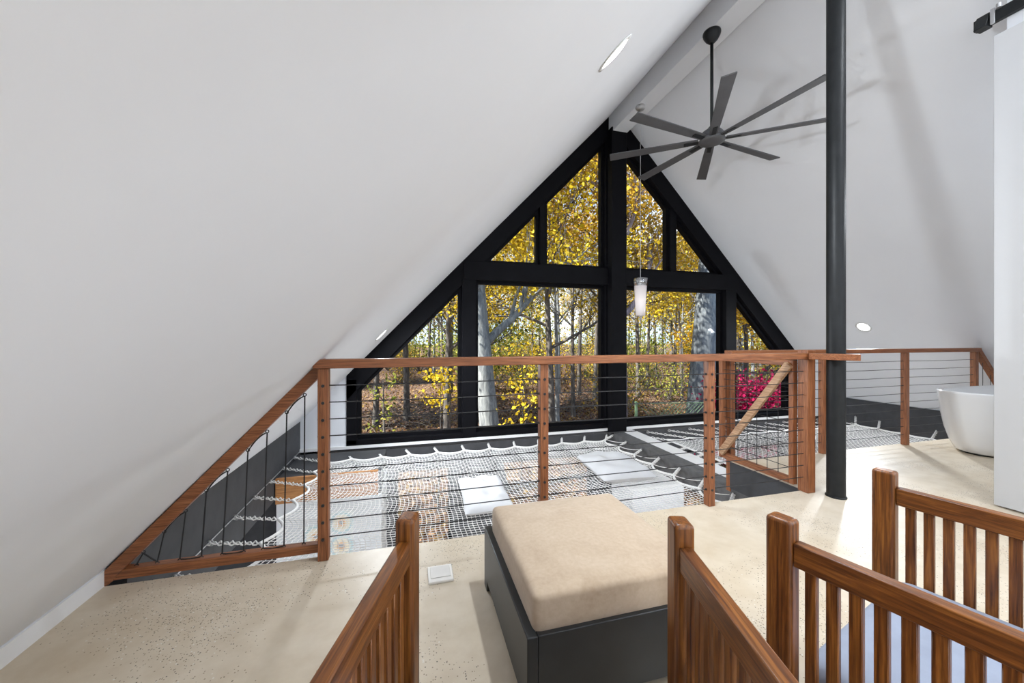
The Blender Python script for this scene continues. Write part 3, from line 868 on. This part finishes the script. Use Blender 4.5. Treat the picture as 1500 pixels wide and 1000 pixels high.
# ------------------------------------------------------------------ outdoors
def gz(x, y):
    return -3.15 + max(0, y - 9) * .028 + .12 * math.sin(x * .35 + 1) * math.sin(y * .27) * min(1, max(0, (y - 7) / 6))
nx, ny = 70, 60
vs = []; fs = []
for j in range(ny + 1):
    for i in range(nx + 1):
        x = -45 + 130 * i / nx; y = GY + .16 + 95 * (j / ny) ** 1.6
        vs.append((x, y, gz(x, y)))
for j in range(ny):
    for i in range(nx):
        k = j * (nx + 1) + i
        fs.append((k, k + 1, k + nx + 2, k + nx + 1))
mb = MB(); mb.add(vs, fs)
struct(mb.build('ground', LITTER, smooth=True), 'woodland ground covered in brown fallen leaves', 'ground')

def leaf_mesh(name, pts, size, seed, mat, parent, aspect=.75):
    rs = np.random.RandomState(seed)
    pts = np.asarray(pts, dtype=np.float64); n = len(pts)
    a = rs.normal(size=(n, 3)); a /= np.linalg.norm(a, axis=1)[:, None]
    b = rs.normal(size=(n, 3)); b -= a * (a * b).sum(1)[:, None]; b /= np.linalg.norm(b, axis=1)[:, None]
    s = size * rs.uniform(.6, 1.35, size=(n, 1)) / 2
    v = np.stack([pts - a * s, pts + b * s * aspect + a * s * .1, pts + a * s, pts - b * s * aspect + a * s * .1], 1).reshape(-1, 3)
    me = bpy.data.meshes.new(name)
    me.vertices.add(4 * n); me.vertices.foreach_set('co', v.ravel())
    me.loops.add(4 * n); me.loops.foreach_set('vertex_index', np.arange(4 * n, dtype=np.int32))
    me.polygons.add(n); me.polygons.foreach_set('loop_start', np.arange(0, 4 * n, 4, dtype=np.int32))
    try: me.polygons.foreach_set('loop_total', np.full(n, 4, dtype=np.int32))
    except Exception: pass
    me.update(calc_edges=True); me.validate()
    me.materials.append(mat)
    o = bpy.data.objects.new(name, me); COL.objects.link(o); o.parent = parent
    return o

def make_tree(name, label, cat, seed, height, r0, fork, nbr, spread, nleaf, lsize, leafmat, barkmat, depth=3, lean=(0, 0), group=None, droop=0, sig=.3, ang=(35, 65), low=None):
    rnd = random.Random(seed)
    root = thing(name, label, cat, (0, 0, 0), 0, group)
    mb = MB(); tips = []
    def branch(p, d, L, r, lev, nseg):
        pts = [p.copy()]; rs = [r]
        cur = p.copy(); dd = d.copy()
        for i in range(nseg):
            dd = (dd + Vector((rnd.uniform(-.22, .22), rnd.uniform(-.22, .22), rnd.uniform(-.08, .16) - droop * (lev > 1)))).normalized()
            cur = cur + dd * (L / nseg); pts.append(cur.copy()); rs.append(r * (1 - .75 * (i + 1) / nseg))
        mb.tube(pts, rs, 6 if lev < 2 else 4 if lev < 3 else 3, False)
        if lev >= depth:
            tips.append(pts)
            return
        if lev == depth - 1: tips.append(pts[len(pts) // 2:])
        k = nbr if lev == 1 else rnd.randint(3, 4)
        for q in range(k):
            t = .3 + .7 * (q + rnd.random() * .8) / k
            idx = min(nseg - 1, int(t * nseg)); base = pts[idx].lerp(pts[idx + 1], min(1, t * nseg - idx))
            az = rnd.uniform(0, 2 * math.pi); tilt = R(rnd.uniform(30, 60))
            u = dd.orthogonal().normalized(); w = dd.cross(u)
            nd = (dd * math.cos(tilt) + (u * math.cos(az) + w * math.sin(az)) * math.sin(tilt))
            nd.z += .12
            branch(base, nd.normalized(), L * rnd.uniform(.45, .65), max(.006, rs[idx] * .6), lev + 1, max(3, nseg - 1))
    # trunk
    nseg = 12; pts = []; rs = []
    ph = rnd.uniform(0, 6)
    for i in range(nseg + 1):
        t = i / nseg
        pts.append(Vector((lean[0] * t * height + .10 * math.sin(ph + 3.2 * t) * height * .12, lean[1] * t * height + .1 * math.cos(ph * 1.3 + 2.7 * t) * height * .1, t * height)))
        rs.append(r0 * (1 - .78 * t) * (1 + .35 * max(0, .08 - t) / .08))
    o0 = pts[0].copy(); pts = [p - Vector((o0.x, o0.y, .25)) for p in pts]
    mb.tube(pts, rs, 10, False)
    for q in range(nbr):
        t = fork + (1 - fork) * (q + rnd.random() * .6) / nbr
        t = min(.98, t)
        idx = min(nseg - 1, int(t * nseg)); base = pts[idx].lerp(pts[idx + 1], t * nseg - idx)
        az = q * 2.4 + rnd.uniform(-.4, .4); tilt = R(rnd.uniform(*ang))
        d = Vector((math.sin(tilt) * math.cos(az), math.sin(tilt) * math.sin(az), math.cos(tilt)))
        branch(base, d, spread * (1.1 - .55 * (t - fork) / (1 - fork)) * rnd.uniform(.8, 1.15), rs[idx] * .55, 1 if depth > 2 else 2, 6)
    mb.build('trunk', barkmat, root, smooth=True)
    if nleaf:
        rs_ = np.random.RandomState(seed + 5)
        P_ = []
        allp = [p for tp in tips for p in tp]
        for k in range(nleaf):
            tp = tips[rs_.randint(len(tips))]
            i = rs_.randint(len(tp) - 1) if len(tp) > 1 else 0
            a_ = tp[i]; b_ = tp[min(i + 1, len(tp) - 1)]
            q = a_.lerp(b_, rs_.rand())
            g = rs_.normal(size=3) * sig; g[2] *= .6
            P_.append((q.x + g[0], q.y + g[1], q.z + g[2]))
        leaf_mesh('foliage', P_, lsize, seed, leafmat, root)
    return root

TH = R(14.9); CC, SS = math.cos(TH), math.sin(TH)
def place(o, x, y, rz=0, s=1, dz=0):
    o.location = (x, y, gz(x, y) - .05 + dz); o.rotation_euler = (0, 0, rz); o.scale = (s, s, s)
# named trees near the glass
t = make_tree('maple_tree', 'pale grey leaning maple with yellow leaves in the large left pane', 'tree', 11, 12, .33, .34, 9, 3.6, 15000, .115, L_YEL, B_GREY, lean=(-.045, .02), sig=.36)
place(t, 2.25, 10.2)
B_BEECH = bark('blue_grey_bark', (.05, .058, .066), (.105, .122, .14), (.20, .22, .225))
t = make_tree('beech_tree', 'massive smooth grey trunk filling the right lower pane', 'tree', 23, 15, .47, .50, 8, 3.2, 1500, .12, L_TAN, B_BEECH, lean=(.012, 0), sig=.4)
place(t, 8.95, 10.2)
t = make_tree('oak_tree', 'mauve-barked trunk just right of the centre post', 'tree', 31, 13, .27, .40, 9, 3.2, 14000, .115, L_TAN, B_PURP, lean=(-.02, .02), sig=.42)
place(t, 6.75, 11.2)
t = make_tree('maple_tree', 'slim dark maple with a yellow crown seen behind the large left pane', 'tree', 41, 12, .15, .34, 10, 3.4, 14000, .12, L_YEL, B_DARK, sig=.42)
place(t, 4.9, 12.6)
t = make_tree('maple_tree', 'dark-trunked maple with yellow leaves in the low left pane', 'tree', 43, 11, .18, .34, 10, 3.1, 12000, .12, L_YEL, B_DARK, sig=.4)
place(t, 1.35, 16.0)
t = make_tree('sapling', 'thin ivy-clad sapling in the low left pane', 'tree', 45, 3.6, .06, .5, 6, .7, 160, .09, L_GRN, B_DARK, depth=2, sig=.10)
place(t, -.62, 9.6)
t = make_tree('maple_tree', 'slender golden maple behind the pendant lamp', 'tree', 47, 13, .14, .36, 10, 3.2, 11000, .12, L_ORA, B_DARK, sig=.45)
place(t, 7.7, 13.4)
t = make_tree('maple_tree', 'golden maple glowing beyond the low right pane', 'tree', 49, 7, .16, .3, 9, 2.4, 9000, .12, L_ORA, B_DARK, sig=.4)
place(t, 14.3, 13.4)
t = make_tree('sapling', 'yellow-leaved sapling low in front of the large left pane', 'tree', 53, 3.7, .03, .48, 8, .8, 300, .10, L_YEL, B_DARK, depth=2, sig=.13)
place(t, 2.55, 8.6)
t = make_tree('sapling', 'yellow spray of leaves on a slim stem in the low left pane', 'tree', 54, 3.8, .03, .72, 7, .8, 260, .10, L_YEL, B_DARK, depth=2, sig=.12)
place(t, .58, 9.4)
t = make_tree('japanese_maple', 'crimson japanese maple bush beyond the gate', 'tree', 57, 2.7, .09, .22, 10, 1.5, 6500, .09, L_RED, B_DARK, sig=.26, ang=(40, 80))
place(t, 9.45, 8.4)
t = make_tree('bare_tree', 'bare pale trunk left of the railing post in the large left pane', 'tree', 59, 11, .12, .42, 9, 2.6, 500, .10, L_TAN, B_GREY, sig=.4)
place(t, 6.6, 16.5)
t = make_tree('bare_tree', 'bent dark bare tree beside the centre post', 'tree', 61, 11, .12, .36, 10, 2.7, 700, .10, L_TAN, B_DARK, lean=(.03, 0), sig=.4)
place(t, 7.9, 17.5)
# woodland behind: a few kinds, copied
protos = []
GB = 'woodland trees in the distance'
LB = 'slender woodland tree standing deep in the autumn forest'
protos.append(make_tree('forest_tree', LB, 'tree', 71, 13, .13, .35, 9, 2.7, 4200, .19, L_YEL, B_DARK, group=GB, sig=.55))
protos.append(make_tree('forest_tree', LB, 'tree', 73, 14, .11, .30, 11, 2.5, 600, .16, L_TAN, B_GREY, group=GB, sig=.5))
protos.append(make_tree('forest_tree', LB, 'tree', 75, 12, .12, .25, 10, 2.6, 2600, .18, L_GRN, B_DARK, group=GB, sig=.55))
protos.append(make_tree('forest_tree', LB, 'tree', 77, 13, .14, .35, 11, 2.7, 600, .16, L_TAN, B_DARK, group=GB, sig=.5))
rnd = random.Random(5)
for k in range(105):
    Y = 17 + 42 * (k / 105) ** 1.1 + rnd.uniform(-1, 1)
    ux = rnd.uniform(-.36, 1.32)
    X = ux * Y
    i = rnd.choices(range(4), weights=[3, 4, 2, 4])[0]
    o = protos[i] if protos[i].location.length == 0 else copy_tree(protos[i])
    place(o, X, Y, rnd.uniform(0, 6.28), rnd.uniform(.8, 1.2))
# understory shrubs
def make_shrub(seed, label, leafmat, n, group, rad=1.3, hgt=1.7, ls=.16):
    root = thing('shrub', label, 'shrub', (0, 0, 0), 0, group)
    r2 = random.Random(seed); mb = MB(); tips = []
    for q in range(20):
        az = r2.uniform(0, 6.28); d = Vector((math.cos(az) * r2.uniform(.2, .8), math.sin(az) * r2.uniform(.2, .8), 1))
        pts = [Vector((0, 0, -.1))]
        for i in range(6):
            d = (d + Vector((r2.uniform(-.3, .3), r2.uniform(-.3, .3), r2.uniform(-.15, .1)))).normalized()
            pts.append(pts[-1] + d * hgt / 6 * r2.uniform(.8, 1.2))
        mb.tube(pts, [.018 - .002 * i for i in range(7)], 4, False); tips.append(pts)
    mb.build('stems', B_DARK, root)
    rs_ = np.random.RandomState(seed); P_ = []
    for k in range(n):
        tp = tips[rs_.randint(20)]; i = rs_.randint(2, 7); g = rs_.normal(size=3) * .28
        P_.append((tp[i].x + g[0], tp[i].y + g[1], max(.05, tp[i].z + g[2])))
    leaf_mesh('foliage', P_, ls, seed, leafmat, root)
    return root
GS = 'understory shrubs between the trees'
sl = 'loose yellow green shrub growing between the forest trees'
sp = [make_shrub(81, sl, L_GRN, 650, GS, 1.3, 2.2, .11), make_shrub(83, sl, L_TAN, 420, GS, 1.3, 2.0, .10), make_shrub(85, sl, L_GRN, 900, GS, 1.6, 3.6, .16), make_shrub(87, sl, L_YEL, 700, GS, 1.6, 3.2, .15)]
for k in range(95):
    ux = rnd.uniform(-.36, 1.32)
    near = 30 if ux < .13 else 23 if ux < .5 else 16
    Y = near + (58 - near) * (k / 95) + rnd.uniform(-1.5, 1.5)
    i = rnd.choices(range(4), weights=[2, 3, 4, 2] if Y > 26 else [3, 4, 0, 0])[0]
    o = sp[i] if sp[i].location.length == 0 else copy_tree(sp[i])
    place(o, ux * Y, Y, rnd.uniform(0, 6.28), rnd.uniform(.8, 1.3) * (1 + Y / 110))
# loose fallen leaves lying on the ground
rs0 = np.random.RandomState(9); P_ = []
for k in range(52000):
    y = GY + .5 + 34 * rs0.rand() ** 1.5; x = y * (-.42 + 1.85 * rs0.rand())
    P_.append((x, y, gz(x, y) + .02 + .05 * rs0.rand()))
L_FALL = leafm('fallen_leaves', [(.04, .021, .015), (.13, .064, .038), (.25, .135, .075), (.36, .25, .15), (.28, .19, .05), (.09, .052, .038)])
fl = leaf_mesh('fallen_leaves', P_, .13, 9, L_FALL, None)
tag(fl, 'brown fallen leaves strewn over the woodland ground', 'leaves', kind='stuff')
# brush heaps
def brush(label, x, y, seed, w=1.6, h=.7):
    r3 = random.Random(seed); mb = MB()
    for k in range(150):
        a = r3.uniform(0, 6.28); d = r3.random() ** .6
        c = Vector((math.cos(a) * d * w, math.sin(a) * d * w * .7, h * (1 - d) * r3.uniform(.2, 1)))
        t = Vector((r3.uniform(-1, 1), r3.uniform(-1, 1), r3.uniform(-.25, .55))).normalized() * r3.uniform(.3, .8)
        mb.tube([c - t, c + Vector((r3.uniform(-.06, .06), r3.uniform(-.06, .06), .05)), c + t], [.014, .011, .005], 4, False)
    o = mb.build('brush_pile', B_DARK)
    o.location = (x, y, gz(x, y)); tag(o, label, 'brush pile')
brush('tangled heap of dead branches low in the large left pane', 9.7, 20, 3, 2.6, 1.5)
brush('brown twiggy thicket on the ground in the low left pane', -.4, 19, 4, 2.2, 1.6)
# green lattice fence
lf = thing('lattice_fence', 'green garden lattice fence in front of the massive grey trunk', 'fence', (7.0, 8.9, gz(7.0, 8.9)), R(-12))
mb = MB()
for k in range(-14, 30):
    for s in (1, -1):
        # diagonal laths clipped to the panel 2.4 x 1.0
        x0 = k * .11; pts = []
        z0, z1 = 1.55, 2.55
        xa_, xb_ = x0, x0 + s * (z1 - z0)
        if s < 0: xa_, xb_ = x0 + 1.0, x0
        lo, hi = -1.0, 1.1
        def clip(t0, t1):
            return t0, t1
        if min(xa_, xb_) < lo or max(xa_, xb_) > hi: continue
        mb.bar((xa_, 0 if s > 0 else .012, z0), (xb_, 0 if s > 0 else .012, z1), .01, .018, up=(0, 1, 0))
mb.build('lattice', GLASSLAT, lf)
for x in (-1.02, 1.12):
    box('fence_post', GLASSLAT, (x - .03, x + .03, -.03, .03, -.1, 2.6), lf)
MB().bar((-1.02, 0, 2.55), (1.12, 0, 2.55), .025, .02).build('top_bar', GLASSLAT, lf)
MB().bar((-1.02, 0, 1.53), (1.12, 0, 1.53), .05, .04).build('bottom_bar', GLASSLAT, lf)

# ------------------------------------------------------------------ light
w = bpy.data.worlds.new('World'); scene.world = w; w.use_nodes = True
nt = w.node_tree; bg = nt.nodes['Background']
tc = nt.nodes.new('ShaderNodeTexCoord'); mp = nt.nodes.new('ShaderNodeMapping'); mp.inputs['Scale'].default_value = (1, 1, 2.2)
nz = nt.nodes.new('ShaderNodeTexNoise'); nz.inputs['Scale'].default_value = 3.2; nz.inputs['Detail'].default_value = 6; nz.inputs['Roughness'].default_value = .58
rp_ = nt.nodes.new('ShaderNodeValToRGB'); rp_.color_ramp.elements[0].position = .46; rp_.color_ramp.elements[1].position = .64
sepx = nt.nodes.new('ShaderNodeSeparateXYZ'); gr = nt.nodes.new('ShaderNodeValToRGB')
e = gr.color_ramp.elements; e[0].position = 0; e[0].color = (.62, .80, .95, 1); e[1].position = .6; e[1].color = (.13, .36, .80, 1)
mx = nt.nodes.new('ShaderNodeMixRGB'); mx.inputs['Color2'].default_value = (1.05, 1.07, 1.1, 1)
nt.links.new(tc.outputs['Generated'], mp.inputs[0]); nt.links.new(mp.outputs[0], nz.inputs['Vector'])
nt.links.new(nz.outputs['Fac'], rp_.inputs[0]); nt.links.new(tc.outputs['Generated'], sepx.inputs[0]); nt.links.new(sepx.outputs['Z'], gr.inputs[0])
nt.links.new(gr.outputs[0], mx.inputs['Color1']); nt.links.new(rp_.outputs[0], mx.inputs['Fac'])
nt.links.new(mx.outputs[0], bg.inputs['Color']); bg.inputs['Strength'].default_value = 1.8
sd = bpy.data.lights.new('sun', 'SUN'); sd.energy = 23.0; sd.angle = R(.6); sd.color = (1, .94, .84)
so = bpy.data.objects.new('sun', sd); COL.objects.link(so)
so.rotation_euler = Vector((.66, .05, -.75)).to_track_quat('-Z', 'Y').to_euler()

# ------------------------------------------------------------------ camera
cd = bpy.data.cameras.new('camera'); cd.sensor_width = 36; cd.lens = 36 * 544 / 1500
cd.shift_y = (495 - 500) / 1500 * -1 * -1
cd.clip_start = .02; cd.clip_end = 400
co = bpy.data.objects.new('camera', cd); COL.objects.link(co)
co.location = (0, 0, 1.21); co.rotation_euler = (R(90), 0, -TH)
scene.camera = co

vs_ = scene.view_settings
vs_.view_transform = 'Standard'; vs_.look = 'None'; vs_.exposure = -.16; vs_.gamma = 1; vs_.use_curve_mapping = False
scene.cycles.max_bounces = 10; scene.cycles.diffuse_bounces = 5; scene.cycles.transparent_max_bounces = 16
scene.cycles.sample_clamp_indirect = 8
